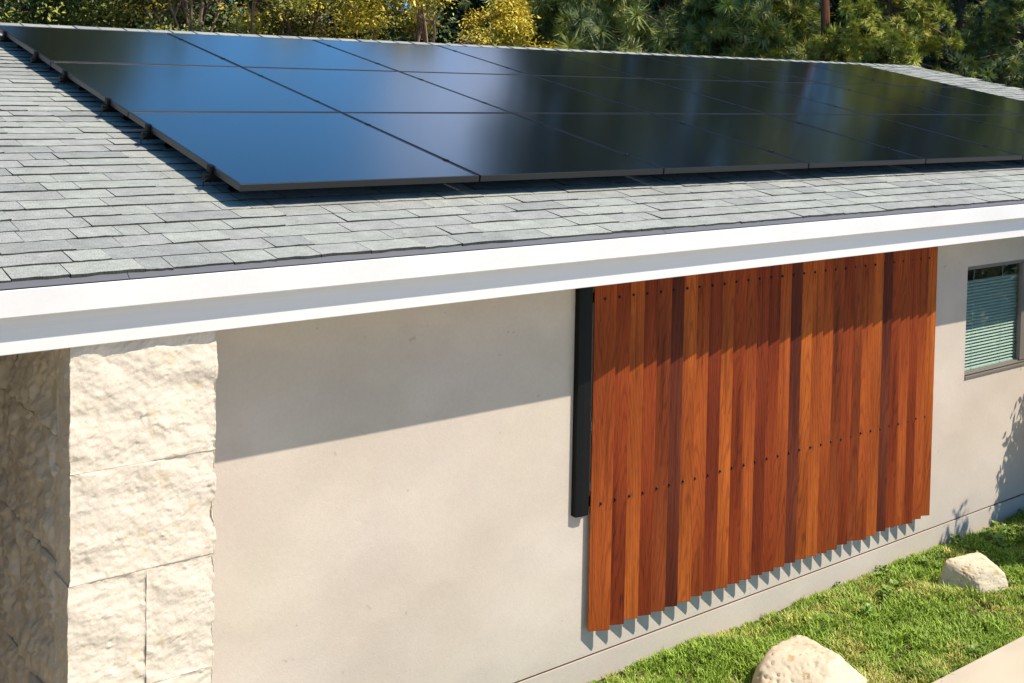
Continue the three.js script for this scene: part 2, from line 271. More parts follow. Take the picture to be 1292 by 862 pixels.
{
  const pier = new THREE.Group(); pier.name = 'stone_pier'; house.add(pier);
  const xl = -1.012, xr = -0.385, zf = 0.648, y = (f) => YO + f, top = EAVE + 0.018;
  part('mortar', box(xl + 0.03, xr - 0.03, -0.2, top - 0.01, -2.44, zf - 0.03), M.mortar, pier);
  const rows = [[top, y(-1.098)], [y(-1.098), y(-1.557)], [y(-1.557), y(-2.06)], [y(-2.06), y(-2.55)], [y(-2.55), -0.15]];
  const split = [null, null, -0.69, -0.78, -0.6];
  rows.forEach(([a, b], i) => {
    const xs = split[i] === null ? [[xl, xr]] : [[xl - (i === 2 ? 0.006 : 0), split[i], 1], [split[i], xr, -1]];
    for (const [p, q, inn] of xs) part('stone', stoneBlock(p + 0.0008, q - 0.0008, b + 0.0007, a - 0.0007, zf - 0.2, zf, i * 3 + p, 0.36, 0.0055, inn || 0), M.stone, pier);
  });
  const side = [[top, y(-0.98), [-2.44, -0.2, 0.446]], [y(-0.98), y(-1.52), [-2.44, -0.95, 0.446]], [y(-1.52), y(-2.14), [-2.44, -0.62, 0.446]], [y(-2.14), y(-2.7), [-2.44, -0.3, 0.446]], [y(-2.7), -0.15, [-2.44, -0.8, 0.446]]];
  side.forEach(([a, b, zs], i) => { for (let k = 0; k + 1 < zs.length; k++) part('stone', stoneBlock(xl + 0.004, xl + 0.2, b + 0.003, a - 0.003, zs[k] + 0.003, zs[k + 1] - 0.002, 20 + i * 2 + k, 1.1, 0.013), M.stone, pier); });
}

// roof: deck, shingle courses, ridge caps
const EXPO = 0.152;
{
  const roof = part('roof_deck', (() => {
    const e = onRoof(0, S0 + 0.01, -G - 0.012), bz = -9.7, by = RIDGE.y - (RIDGE.z - bz) * Math.tan(PITCH) - 0.012, t = 0.10;
    return sweepX([[e.z, e.y], [RIDGE.z, RIDGE.y - 0.012], [bz, by], [bz, by - t], [RIDGE.z, RIDGE.y - 0.012 - t], [e.z - 0.06, e.y - t + 0.02]], X0, X1);
  })(), M.deck, house);
  const widths = [0.12, 0.16, 0.2, 0.24, 0.27, 0.3, 0.34, 0.38, 0.43, 0.22, 0.31, 0.26];
  const LEN = EXPO + 0.05, g = mulberry(404);
  const geos = widths.map((w, k) => [0, 1].map((thick) => {      // local: x across, y up, z down the slope; lower edge at z = 0
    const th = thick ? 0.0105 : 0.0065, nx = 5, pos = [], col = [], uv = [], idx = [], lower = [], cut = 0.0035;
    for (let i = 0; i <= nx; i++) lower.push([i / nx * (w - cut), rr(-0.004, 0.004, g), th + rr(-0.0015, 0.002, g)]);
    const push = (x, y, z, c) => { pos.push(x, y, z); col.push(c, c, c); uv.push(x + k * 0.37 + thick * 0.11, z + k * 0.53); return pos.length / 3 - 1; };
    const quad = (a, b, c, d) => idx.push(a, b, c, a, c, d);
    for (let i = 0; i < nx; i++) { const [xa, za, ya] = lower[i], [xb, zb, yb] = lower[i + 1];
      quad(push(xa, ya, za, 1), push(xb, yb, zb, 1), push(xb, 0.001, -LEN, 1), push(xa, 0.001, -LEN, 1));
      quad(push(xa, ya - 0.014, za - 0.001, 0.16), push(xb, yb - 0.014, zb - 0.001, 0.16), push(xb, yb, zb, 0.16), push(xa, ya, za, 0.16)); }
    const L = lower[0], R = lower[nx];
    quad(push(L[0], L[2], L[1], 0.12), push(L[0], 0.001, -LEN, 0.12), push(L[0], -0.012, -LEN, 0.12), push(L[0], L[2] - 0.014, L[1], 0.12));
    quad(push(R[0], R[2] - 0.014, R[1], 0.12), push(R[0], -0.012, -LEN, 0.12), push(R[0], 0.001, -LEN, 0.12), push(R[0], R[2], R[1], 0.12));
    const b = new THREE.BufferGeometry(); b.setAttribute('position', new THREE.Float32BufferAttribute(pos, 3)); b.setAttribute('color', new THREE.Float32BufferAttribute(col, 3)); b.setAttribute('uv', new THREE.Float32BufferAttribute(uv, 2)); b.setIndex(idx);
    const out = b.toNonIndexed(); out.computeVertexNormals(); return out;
  }));
  const tones = [[0.63, 0.63, 0.58], [0.60, 0.60, 0.555], [0.57, 0.565, 0.53], [0.51, 0.51, 0.49], [0.66, 0.66, 0.60], [0.60, 0.585, 0.56]].map((c) => std(lin(...c), { map: T.granule, bumpMap: T.granuleBump, bumpScale: 0.0006, roughness: 0.95, vertexColors: true }));
  const rollMat = new THREE.Matrix4(), all = [];
  const q = new THREE.Quaternion().setFromAxisAngle(V(1, 0, 0), PITCH);
  const nC = Math.ceil((S1 - S0) / EXPO);
  for (let k = 0; k < nC; k++) {
    const s = S0 + k * EXPO; let x = X0 - g() * 0.3; let last = -1;
    while (x < X1) {
      let wi; do { wi = Math.floor(g() * widths.length); } while (wi === last); last = wi;
      const thick = g() < 0.5 ? 1 : 0, tone = Math.floor(Math.pow(g(), 0.9) * tones.length);
      const x2 = Math.min(X1 + 0.05, x + widths[wi]);
      all.push({ x, w: x2 - x, s: s + rr(-0.0025, 0.0025, g), wi, thick, tone, k }); x += widths[wi];
    }
  }
  const frus = (p) => { const v = p.clone().project(camera); return v; };
  const hidden = (o) => { const sm = o.s + EXPO / 2, xm = o.x + o.w / 2; return (xm > 0.1 && xm < 8 * PW - 0.05 && sm > 0.25 && sm < 5.05); };
  for (const o of all) {
    const c = onRoof(o.x + o.w / 2, o.s + EXPO / 2, -G), v = frus(c);
    o.score = (Math.abs(v.x) < 1.04 && Math.abs(v.y) < 1.04 && v.z < 1 && !hidden(o)) ? o.w / Math.pow(c.distanceTo(camera.position), 2) * (V(0, cp, sp).dot(camera.position.clone().sub(c).normalize())) : 0;
  }
  all.sort((a, b) => b.score - a.score);
  const rest = [];
  all.forEach((o, i) => {
    const p = onRoof(o.x, o.s, -G - 0.009);
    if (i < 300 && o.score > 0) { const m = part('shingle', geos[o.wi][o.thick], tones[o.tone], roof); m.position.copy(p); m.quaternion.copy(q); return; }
    rest.push(o);
  });
  // the remaining courses: one joined part per roof, its tone carried as vertex colour
  const parts = rest.map((o) => { const gg = geos[o.wi][o.thick].clone(), c = tones[o.tone].color, C = gg.attributes.color; for (let i = 0; i < C.count; i++) C.setXYZ(i, C.getX(i) * c.r, C.getY(i) * c.g, C.getZ(i) * c.b); gg.applyMatrix4(rollMat.compose(onRoof(o.x, o.s, -G - 0.009), q, V(1, 1, 1))); return gg; });
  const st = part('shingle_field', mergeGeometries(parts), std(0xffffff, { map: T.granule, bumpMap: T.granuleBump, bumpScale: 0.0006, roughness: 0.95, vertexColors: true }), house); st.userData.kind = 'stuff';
  // back slope: a plain granule sheet in long courses
  const back = []; const qb = new THREE.Quaternion().setFromAxisAngle(V(1, 0, 0), -PITCH);
  for (let k = 0; k < nC - 1; k++) { const s = S0 + k * EXPO, p = onRoof(0, s, -G - 0.009), z = 2 * RIDGE.z - p.z; if (z < -9.6) continue; const gg = box(X0, X1, -0.006, 0.002, 0, EXPO + 0.03); gg.applyQuaternion(new THREE.Quaternion().setFromAxisAngle(V(1, 0, 0), -PITCH - 0.03)); gg.translate(0, p.y + 0.012, z); gg.setAttribute('color', new THREE.Float32BufferAttribute(new Float32Array(gg.attributes.position.count * 3).fill(0.6), 3)); back.push(gg); }
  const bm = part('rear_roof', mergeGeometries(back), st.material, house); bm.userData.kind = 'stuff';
  // ridge caps, each overlapping the next
  const capG = (() => { const L = 0.30, wgt = 0.15, th = 0.008, pr = [[wgt * cp, -wgt * sp], [0.02, 0.001], [0, 0.003], [-0.02, 0.001], [-wgt * cp, -wgt * sp]]; const inner = pr.map(([z, y]) => [z, y - th]).reverse(); const gg = sweepX([...pr, ...inner], 0, L); const P = gg.attributes.position; for (let i = 0; i < P.count; i++) P.setY(i, P.getY(i) + (1 - P.getX(i) / L) * 0.012); gg.computeVertexNormals(); gg.setAttribute('color', new THREE.Float32BufferAttribute(new Float32Array(P.count * 3).fill(1), 3)); return gg; })();
  for (let x = 0.2; x < X1 - 0.1; x += 0.235) { const m = part('ridge_cap', capG, tones[Math.floor(g() * tones.length)], roof); m.position.set(x + rr(-0.01, 0.01, g), RIDGE.y + 0.004 + rr(-0.001, 0.003, g), RIDGE.z + rr(-0.004, 0.004, g)); m.rotation.y = rr(-0.02, 0.02, g); }
  part('rake_edge', (() => { const a = onRoof(0, S0, -G - 0.02), gg = new THREE.BoxGeometry(0.025, 0.14, (S1 - S0)); gg.rotateX(PITCH); const mid = onRoof(X1 + 0.012, (S0 + S1) / 2, -G - 0.075); gg.translate(mid.x, mid.y, mid.z); return metreUV(gg); })(), M.white, house);
}

// ---------------------------------------------------------------- solar array
{
  const rowName = ['eave row', 'middle row', 'ridge row'], ord = ['first', 'second', 'third', 'fourth', 'fifth', 'sixth', 'seventh', 'eighth'];
  const gx = 0.006, gz = 0.008, w = PW - 2 * gx, h = PH - 2 * gz, lip = 0.014, th = 0.036;
  // panel: origin at the middle of its underside, y = face normal, z = down the slope
  const bars = [rbox(-w / 2, w / 2, 0, th, h / 2 - lip, h / 2, 0.0015, 1), rbox(-w / 2, w / 2, 0, th, -h / 2, -h / 2 + lip, 0.0015, 1), rbox(-w / 2, -w / 2 + lip, 0, th, -h / 2 + lip, h / 2 - lip, 0.0015, 1), rbox(w / 2 - lip, w / 2, 0, th, -h / 2 + lip, h / 2 - lip, 0.0015, 1)];
  const frameG = mergeGeometries(bars), glassG = box(-w / 2 + lip, w / 2 - lip, th - 0.008, th - 0.0015, -h / 2 + lip, h / 2 - lip);
  const midClamp = rbox(-0.013, 0.013, th + 0.0002, th + 0.004, -0.018, 0.018, 0.0015, 1), bolt = new THREE.CylinderGeometry(0.005, 0.005, 0.004, 6).translate(0, th + 0.006, 0);
  const endClamp = mergeGeometries([rbox(-0.016, 0.012, th + 0.0002, th + 0.005, -0.022, 0.022, 0.001, 1), rbox(-0.018, -0.001, -0.03, th + 0.003, -0.022, 0.022, 0.001, 1)]);
  const qr = new THREE.Quaternion().setFromAxisAngle(V(1, 0, 0), PITCH);
  for (let r = 0; r < 3; r++) for (let c = 0; c < 8; c++) {
    const o = thing('solar_panel', `black solar panel in the ${rowName[r]}, ${ord[c]} from the array end above the stone pier`, 'solar panel', [0, 0, 0], 'solar panels on the roof');
    o.position.copy(onRoof((c + 0.5) * PW, (r + 0.5) * PH, -th)); o.quaternion.copy(qr);
    o.rotateX(rr(-0.0012, 0.0012)); o.rotateZ(rr(-0.0015, 0.0015));
    part('frame', frameG, M.blackFrame, o); part('glass', glassG, M.glass, o);
    for (const f of [-0.28, 0.28]) {
      const m = part('clamp', c ? midClamp : endClamp, M.blackMetal, o); m.position.set(-PW / 2 + (c ? 0 : gx - 0.0005), 0, f * PH);
      if (c) part('bolt', bolt, M.steel, m);
    }
  }
  for (let r = 0; r < 3; r++) for (const [f, nm] of [[0.22, 'lower'], [0.78, 'upper']]) {
    const o = thing('mounting_rail', `black mounting rail under the ${rowName[r]} of solar panels, the ${nm} of its two`, 'rail', [0, 0, 0], 'rails under the solar panels');
    o.position.copy(onRoof(0, (r + f) * PH, -th - 0.001)); o.quaternion.copy(qr);
    part('beam', rbox(-0.035, 8 * PW + 0.03, -0.045, 0, -0.02, 0.02, 0.003, 1), M.blackMetal, o);
    for (let x = 0.12; x < 8 * PW; x += 1.62) part('foot', mergeGeometries([rbox(x - 0.02, x + 0.02, -0.0835, -0.03, 0.0205, 0.026, 0.001, 1), rbox(x - 0.03, x + 0.03, -0.084, -0.078, 0.0205, 0.075, 0.001, 1)]), M.blackMetal, o);
    const cable = new THREE.TorusGeometry(0.028, 0.0035, 5, 12, 3.6); cable.rotateY(0.5); part('cable_hook', cable.translate(-0.028, -0.05, 0.03), M.blackMetal, o);
  }
}

// ---------------------------------------------------------------- slat screen and post
{
  const N = 30, pitch = 0.1157, x0 = 2.160, zi = ZW + 0.036, zo = ZW + 0.094, yb = YO - 2.755, yt = EAVE + 0.005;
  const scr = thing('slat_screen', 'tall reddish hardwood screen of overlapping upright slats on the stucco wall', 'screen', [x0, yb, ZW]);
  const wd = 0.137, thk = 0.017, ang = Math.atan2(zo - zi, 0.125), L = yt - yb;
  // tones read off the boards, from the post end: 0 tan-orange, 1 red-brown, 2 orange, 3 brown, 4 dark plum
  const seq = [0, 1, 2, 1, 3, 4, 2, 0, 5, 2, 1, 0, 5, 1, 0, 4, 2, 2, 0, 3, 1, 3, 0, 2, 4, 1, 0, 1, 0, 2];
  const base = [[0.54, 0.115, 0.020], [0.39, 0.068, 0.0135], [0.63, 0.150, 0.023], [0.36, 0.076, 0.016], [0.20, 0.042, 0.017], [0.33, 0.056, 0.0145]];
  const mats = []; base.forEach((c) => T.wood.forEach((t) => mats.push(phys(lin(...c), { map: t, bumpMap: T.woodBump, bumpScale: 0.0012, roughness: 0.66, specularIntensity: 0.4 }))));
  const gset = [0, 1, 2, 3, 4].map((k) => { const g = new RoundedBoxGeometry(wd, L, thk, 2, 0.0048); const P = g.attributes.position, U = g.attributes.uv; for (let i = 0; i < P.count; i++) U.setXY(i, P.getX(i) + k * 0.19, P.getY(i) + k * 0.47); return g; });
  const boltG = new THREE.SphereGeometry(0.0085, 10, 6, 0, Math.PI * 2, 0, Math.PI / 2).rotateX(Math.PI / 2);
  const boltM = std(lin(0.012, 0.012, 0.013), { roughness: 0.35, metalness: 0.4 });
  for (let i = 0; i < N; i++) {
    const s = part('slat', gset[i % 5], mats[seq[i] * 3 + (i * 7 + 1) % 3], scr), a = -ang + rr(-0.035, 0.035);
    s.rotation.y = a; const dy = rr(-0.011, 0.011) - 0.0006 * i;
    s.position.set(i * pitch + 0.0655 + rr(-0.003, 0.003), L / 2 + dy, (zi + zo) / 2 - ZW + rr(-0.002, 0.002));
    for (const y of [YO - 0.74, YO - 1.981]) { const b = part('bolt', boltG, boltM, s); b.position.set(-0.004, y - yb - L / 2 - dy + rr(-0.003, 0.003), thk / 2); }
  }
  for (const y of [YO - 0.74, YO - 1.981]) part('rail', box(0.02, N * pitch, y - yb - 0.03, y - yb + 0.03, 0.001, 0.026), M.blackMetal, scr);
}
{
  const post = thing('metal_post', 'black metal channel fixed upright on the wall beside the wooden slats', 'post', [2.098, YO - 2.04, ZW]);
  const L = EAVE + 0.01 - (YO - 2.04);
  const sh = new THREE.Shape([[-0.056, 0.001], [0.060, 0.001], [0.060, 0.022], [0.034, 0.022], [0.034, 0.050], [-0.014, 0.050], [-0.056, 0.040]].map(([x, z]) => new THREE.Vector2(x, -z)));
  const g = new THREE.ExtrudeGeometry(sh, { depth: L, bevelEnabled: true, bevelSize: 0.0012, bevelThickness: 0.0012, bevelSegments: 1 }); g.rotateX(-Math.PI / 2);
  part('channel', metreUV(g), M.blackMetal, post);
  for (const y of [0.535, 0.168]) { const l = part('latch_plate', rbox(0.0355, 0.046, y - 0.032, y + 0.032, 0.023, 0.047, 0.002), M.blackMetal, post); part('latch_edge', rbox(0.0462, 0.049, y - 0.028, y + 0.028, 0.038, 0.0485, 0.001), M.steel, l); }
}

// ---------------------------------------------------------------- rocks
function rock(name, label, pos, size, planes, seed, turn) {
  let g = new THREE.IcosahedronGeometry(1, 28); g.deleteAttribute('uv'); g.deleteAttribute('normal'); g = mergeVertices(g, 1e-4);
  const P = g.attributes.position, v = V(0, 0, 0);
  for (let i = 0; i < P.count; i++) {
    v.fromBufferAttribute(P, i).normalize(); let r = 1.05;
    for (const [nx, ny, nz, d] of planes) { const k = (v.x * nx + v.y * ny + v.z * nz) / Math.hypot(nx, ny, nz); if (k > 0.02) { const c = d / k; const t = Math.min(r, c); r = t + (Math.abs(r - c) < 0.06 ? -0.012 : 0); } }
    const n = fbm3(v.x * 1.6 + seed, v.y * 1.6, v.z * 1.6, 4) * 0.035 + fbm3(v.x * 7 + seed, v.y * 9, v.z * 7, 4) * 0.012, cr = Math.abs(fbm3(v.x * 2.1 + seed * 2, v.y * 3.2, v.z * 2.1, 3));
    r *= 1 + n - (cr < 0.022 ? 0.07 * (1 - cr / 0.022) : 0);
    P.setXYZ(i, v.x * r * size[0], v.y * r * size[1], v.z * r * size[2]);
  }
  g.computeVertexNormals();
  const sm = g.attributes.normal, id = g.index, out = metreUV(g.clone(), seed, seed * 0.3), nn = new Float32Array(id.count * 3);
  for (let i = 0; i < id.count; i++) { const k = id.getX(i); nn[i * 3] = sm.getX(k); nn[i * 3 + 1] = sm.getY(k); nn[i * 3 + 2] = sm.getZ(k); }
  out.setAttribute('normal', new THREE.BufferAttribute(nn, 3));
  const m = part(numbered(name), out, M.rock, scene); m.position.set(...pos); m.rotation.y = turn; m.userData = { label, category: 'rock' }; return m;
}
T.rock = tex(512, 512, 0.5, 0.5, true, (u, v) => { const a = foct(NA, u, v, 4, 6) - 0.5, b = foct(NB, u, v, 9, 5) - 0.5, c = NC(u, v, 256, 256) - 0.5, st = sstep(0.14, 0.26, b) * 0.22; const k = 1 + a * 0.18 + c * 0.06; return [(0.86 - st * 0.25) * k, (0.80 - st * 0.5) * k, (0.69 - st * 0.8) * k]; });
M.rock = std(0xffffff, { map: T.rock, bumpMap: T.stoneBump, bumpScale: 0.004, roughness: 0.95 });
rock('rock', 'large rounded cream boulder with a flattened top, in the grass by the path', [3.28, -0.02, 1.03], [0.38, 0.30, 0.34], [[0.08, 1, -0.05, 0.80], [-1, 0.25, 0.35, 0.74], [0.75, 0.75, 0.35, 0.80], [-0.1, 0.55, 1, 0.78], [-0.75, 0.9, 0.1, 0.80], [1, 0.1, 0.2, 0.82], [0.2, 0.1, -1, 0.75]], 2.3, 0.3);
rock('rock', 'small blocky cream rock with a broken end, in the grass near the wall', [5.50, 0.06, 0.81], [0.31, 0.25, 0.27], [[0.08, 1, 0.10, 0.50], [-1, 0.08, 0.35, 0.60], [-0.35, 0.25, 1, 0.56], [0.9, 0.15, 0.55, 0.58], [0.75, 0.9, 0.35, 0.56], [-0.75, 0.8, 0.5, 0.62], [0, 0.2, -1, 0.55], [1, 0.1, -0.4, 0.64]], 7.1, -0.1);

// ---------------------------------------------------------------- grass and weeds
{
  const g = mulberry(909);
  const blade = (() => {                             // a bent blade, 5 triangles
    const pos = [], idx = []; const w = [0.0027, 0.0026, 0.0018, 0], y = [0, 0.35, 0.72, 1.0], z = [0, 0.06, 0.26, 0.58];
    for (let i = 0; i < 3; i++) { pos.push(-w[i], y[i], z[i], w[i], y[i], z[i]); } pos.push(0, y[3] * 0.93, z[3]);
    idx.push(0, 1, 2, 1, 3, 2, 2, 3, 4, 3, 5, 4, 4, 5, 6);
    const b = new THREE.BufferGeometry(); b.setAttribute('position', new THREE.Float32BufferAttribute(pos, 3)); b.setIndex(idx); b.computeVertexNormals(); return b;
  })();
  const tuft = (() => { const a = []; for (let i = 0; i < 9; i++) { const b = blade.clone(); const L = rr(0.022, 0.052, g); b.scale(rr(0.8, 1.5, g), L, L * rr(0.5, 1.6, g)); b.rotateY(g() * 6.28); b.translate(rr(-0.016, 0.016, g), 0, rr(-0.016, 0.016, g)); a.push(b); } return mergeGeometries(a); })();
  const mat = phys(0xffffff, { roughness: 0.6, side: THREE.DoubleSide });
  const N = 36000, im = new THREE.InstancedMesh(tuft, mat, N), m4 = new THREE.Matrix4(), q = new THREE.Quaternion(), c = new THREE.Color(), e = new THREE.Euler(); let k = 0;
  while (k < N) {
    const x = rr(0.3, 10.5, g), z = rr(ZW + 0.012, PATHZ - 0.005, g), patch = n2d(x * 1.7, z * 1.9 + 4), fine = n2d(x * 5.5, z * 5.5);
    if (n2d(x * 2.6 + 9, z * 2.9) + fine * 0.5 < -0.5 && g() < 0.85) continue;
    const edge = Math.min(1, (z - ZW) / 0.12), s = (0.75 + 0.5 * sstep(-0.5, 0.6, patch) + rr(-0.2, 0.3, g)) * (0.6 + 0.4 * edge) * (z > PATHZ - 0.08 ? 0.8 : 1);
    e.set(rr(-0.4, 0.4, g), g() * 6.28, rr(-0.4, 0.4, g)); q.setFromEuler(e);
    im.setMatrixAt(k, m4.compose(V(x, -0.012 + 0.012 * n2d(x * 1.3, z * 1.3), z), q, V(s * 1.1, s, s * 1.1)));
    const dry = sstep(0.1, 0.75, n2d(x * 1.1 + 3, z * 1.4 + 8) * 0.6 + fine * 0.35 + rr(-0.3, 0.3, g)), lum = rr(0.55, 1.4, g);
    c.setRGB((0.28 + dry * 0.30) * lum, (0.42 + dry * 0.10) * lum, (0.04 + dry * 0.10) * lum); im.setColorAt(k, c); k++;
  }
  im.name = 'grass'; im.userData = { kind: 'stuff', label: 'short rough lawn of mixed green and dry blades along the wall', category: 'grass' }; im.castShadow = im.receiveShadow = true; scene.add(im);
  // broad-leaved ground cover round the small rock and along the wall
  const leaf = (() => { const pos = [0, 0, 0, -0.35, 0.12, 0.35, 0.35, 0.12, 0.35, -0.3, 0.1, 0.75, 0.3, 0.1, 0.75, 0, -0.02, 1, 0, 0.05, 0.4], idx = [0, 6, 1, 0, 2, 6, 1, 6, 3, 6, 2, 4, 3, 6, 5, 6, 4, 5]; const b = new THREE.BufferGeometry(); b.setAttribute('position', new THREE.Float32BufferAttribute(pos, 3)); b.setIndex(idx); b.computeVertexNormals(); return b; })();
  const sprig = (() => { const a = []; for (let i = 0; i < 9; i++) { const b = leaf.clone(), L = rr(0.022, 0.042, g); b.scale(L, L, L); b.rotateX(rr(-0.9, 0.1, g)); b.rotateY(i * 2.4 + rr(-0.3, 0.3, g)); b.translate(rr(-0.012, 0.012, g), rr(0.012, 0.05, g), rr(-0.012, 0.012, g)); a.push(b); } return mergeGeometries(a); })();
  const NW = 600, iw = new THREE.InstancedMesh(sprig, phys(0xffffff, { roughness: 0.5, side: THREE.DoubleSide }), NW); k = 0;
  while (k < NW) {
    const x = rr(4.3, 10.5, g), z = rr(ZW + 0.02, PATHZ - 0.03, g); const d = n2d(x * 1.9 + 20, z * 2.2) + (x > 5.5 ? 0.4 : -0.15); if (d < 0.2 + g() * 0.5) continue;
    e.set(rr(-0.3, 0.3, g), g() * 6.28, rr(-0.3, 0.3, g)); q.setFromEuler(e); const s = rr(0.7, 1.5, g); im.matrix; iw.setMatrixAt(k, m4.compose(V(x, -0.005, z), q, V(s, s, s)));
    const lum = rr(0.6, 1.3, g); c.setRGB(0.19 * lum, 0.31 * lum, 0.045 * lum); iw.setColorAt(k, c); k++;
  }
  iw.name = 'ground_cover'; iw.userData = { kind: 'stuff', label: 'low leafy weeds among the grass round the small rock', category: 'weeds' }; iw.castShadow = iw.receiveShadow = true; scene.add(iw);
}

// ---------------------------------------------------------------- trees
const CAM = camera.position;
const bearing = (deg, dist) => [CAM.x + Math.sin(deg * Math.PI / 180) * dist, 0, CAM.z - Math.cos(deg * Math.PI / 180) * dist];
const leafG = (() => { const pos = [0, 0, 0, -0.22, 0.03, 0.38, 0.22, 0.03, 0.38, 0, 0.0, 1, 0, -0.04, 0.45], idx = [0, 4, 1, 0, 2, 4, 1, 4, 3, 4, 2, 3]; const b = new THREE.BufferGeometry(); b.setAttribute('position', new THREE.Float32BufferAttribute(pos, 3)); b.setIndex(idx); b.computeVertexNormals(); return b; })();
function leafCluster(n, R, l0, l1, seed) { const g = mulberry(seed), a = []; for (let i = 0; i < n; i++) { const b = leafG.clone(), L = rr(l0, l1, g); b.scale(L, L, L); b.rotateX(rr(-0.6, 1.0, g)); b.rotateY(g() * 6.28); const r = R * Math.cbrt(g()), t = g() * 6.28, u = rr(-1, 1, g), q = Math.sqrt(1 - u * u); b.translate(r * q * Math.cos(t), r * u, r * q * Math.sin(t)); a.push(b); } return mergeGeometries(a); }
function needleTuft(n, L, seed) {                     // a long-needled pine spray: fans out and droops at the tips
  const g = mulberry(seed), pos = [], idx = [];
  for (let i = 0; i < n; i++) {
    const t = g() * 6.28, sp_ = rr(0.08, 0.62, g), l = L * rr(0.7, 1.1, g), dir = V(Math.cos(t) * sp_, rr(0.1, 0.9, g), Math.sin(t) * sp_).normalize(), side = V(-Math.sin(t), 0, Math.cos(t)).multiplyScalar(0.0075);
    const b = V(0, rr(0, 0.09, g), 0), m = b.clone().addScaledVector(dir, l * 0.55), e = b.clone().addScaledVector(dir, l); m.y -= l * 0.08; e.y -= l * 0.38; const o = pos.length / 3;
    for (const p of [b.clone().sub(side), b.clone().add(side), m.clone().sub(side), m.clone().add(side), e]) pos.push(p.x, p.y, p.z);
    idx.push(o, o + 1, o + 2, o + 1, o + 3, o + 2, o + 2, o + 3, o + 4);
  }
  const b = new THREE.BufferGeometry(); b.setAttribute('position', new THREE.Float32BufferAttribute(pos, 3)); b.setIndex(idx); b.computeVertexNormals(); return b;
}
const CL = { broad: leafCluster(34, 0.2, 0.045, 0.085, 3), small: leafCluster(30, 0.2, 0.05, 0.085, 4), coarse: leafCluster(22, 0.42, 0.13, 0.22, 6), tuft: needleTuft(70, 0.24, 8), bigTuft: needleTuft(60, 0.36, 9) };
const FM = { leaf: phys(0xffffff, { roughness: 0.5, side: THREE.DoubleSide }), needle: phys(0xffffff, { roughness: 0.55, side: THREE.DoubleSide }) };
function crown(parent, geo, mat, places, colour, g) {
  const im = new THREE.InstancedMesh(geo, mat, places.length), m4 = new THREE.Matrix4(), q = new THREE.Quaternion(), e = new THREE.Euler(), c = new THREE.Color();
  places.forEach((p, i) => { if (p.dir) q.setFromUnitVectors(V(0, 1, 0), p.dir); else { e.set(rr(-0.6, 0.6, g), g() * 6.28, rr(-0.6, 0.6, g)); q.setFromEuler(e); } const s = p.s || 1; im.setMatrixAt(i, m4.compose(p.p, q, V(s, s, s))); const k = colour(g); c.setRGB(k[0], k[1], k[2]); im.setColorAt(i, c); });
  im.name = 'crown'; im.userData.kind = 'stuff'; im.castShadow = im.receiveShadow = true; parent.add(im); return im;
}
const vary = (list, spread = 0.35) => (g) => { const c = list[Math.floor(g() * list.length)], k = 1 + rr(-spread, spread, g); return [c[0] * k, c[1] * k, c[2] * k]; };
// broadleaf: several stems, boughs ending in leaf clouds
function broadleaf({ name, label, category = 'tree', at, h, r, low, stems, bark, cluster, n, cols, seed, group, spread = 0.35, lobes = 34, stemR = 0.1, full = false }) {
  const g = mulberry(seed), o = thing(name, label, category, at, group), wood = [], places = [], L = [];
  for (let i = 0; i < lobes; i++) {                   // leaf clouds filling an uneven crown
    const t = g() * 6.28, u = g(), y = low + (h - low) * u, prof = Math.sqrt(Math.max(0.05, 1 - Math.pow((u - 0.42) / 0.62, 2))), d = r * prof * Math.sqrt(rr(full ? 0 : 0.15, 1, g));
    L.push({ c: V(Math.cos(t) * d, y, Math.sin(t) * d), r: rr(0.16, 0.3, g) * r });
  }
  const bases = []; for (let s = 0; s < stems; s++) { const t = s / stems * 6.28 + g(), d = 0.12 * stems; const b = V(Math.cos(t) * d * 0.4, 0, Math.sin(t) * d * 0.4), top = V(Math.cos(t) * r * 0.35, h * 0.72, Math.sin(t) * r * 0.35); const mid = b.clone().lerp(top, 0.5).add(V(rr(-0.3, 0.3, g), 0, rr(-0.3, 0.3, g))); const pts = [b, b.clone().lerp(mid, 0.5).add(V(rr(-0.12, 0.12, g), 0, rr(-0.12, 0.12, g))), mid, mid.clone().lerp(top, 0.5).add(V(rr(-0.2, 0.2, g), 0, rr(-0.2, 0.2, g))), top]; wood.push(tube(pts, stemR * rr(0.8, 1.2, g), stemR * 0.2, 8, 14)); bases.push(new THREE.CatmullRomCurve3(pts)); }
  for (const l of L) { let best = null; for (const b of bases) for (let k = 2; k <= 9; k++) { const p = b.getPoint(k / 10); if (p.y > l.c.y + 0.2) continue; const d = p.distanceTo(l.c); if (!best || d < best.d) best = { d, p }; } if (!best) continue; const m = best.p.clone().lerp(l.c, 0.5).add(V(rr(-0.15, 0.15, g), 0.12, rr(-0.15, 0.15, g))); wood.push(tube([best.p, m, l.c], stemR * 0.42, 0.012, 5, 6)); for (let k = 0; k < 3; k++) { const e = l.c.clone().add(V(rr(-1, 1, g), rr(-0.6, 0.8, g), rr(-1, 1, g)).multiplyScalar(l.r)); wood.push(tube([m, m.clone().lerp(e, 0.55).add(V(0, 0.06, 0)), e], 0.018, 0.005, 4, 4)); } }
  part('trunk', mergeGeometries(wood), bark, o);
  for (let i = 0; i < n; i++) { const l = L[Math.floor(g() * L.length)], t = g() * 6.28, u = rr(-1, 1, g), q = Math.sqrt(1 - u * u), d = l.r * Math.pow(g(), 0.4); places.push({ p: l.c.clone().add(V(q * Math.cos(t) * d, u * d * 0.75, q * Math.sin(t) * d)), s: rr(0.7, 1.25, g) }); }
  crown(o, cluster, FM.leaf, places, vary(cols, spread), g); return o;
}
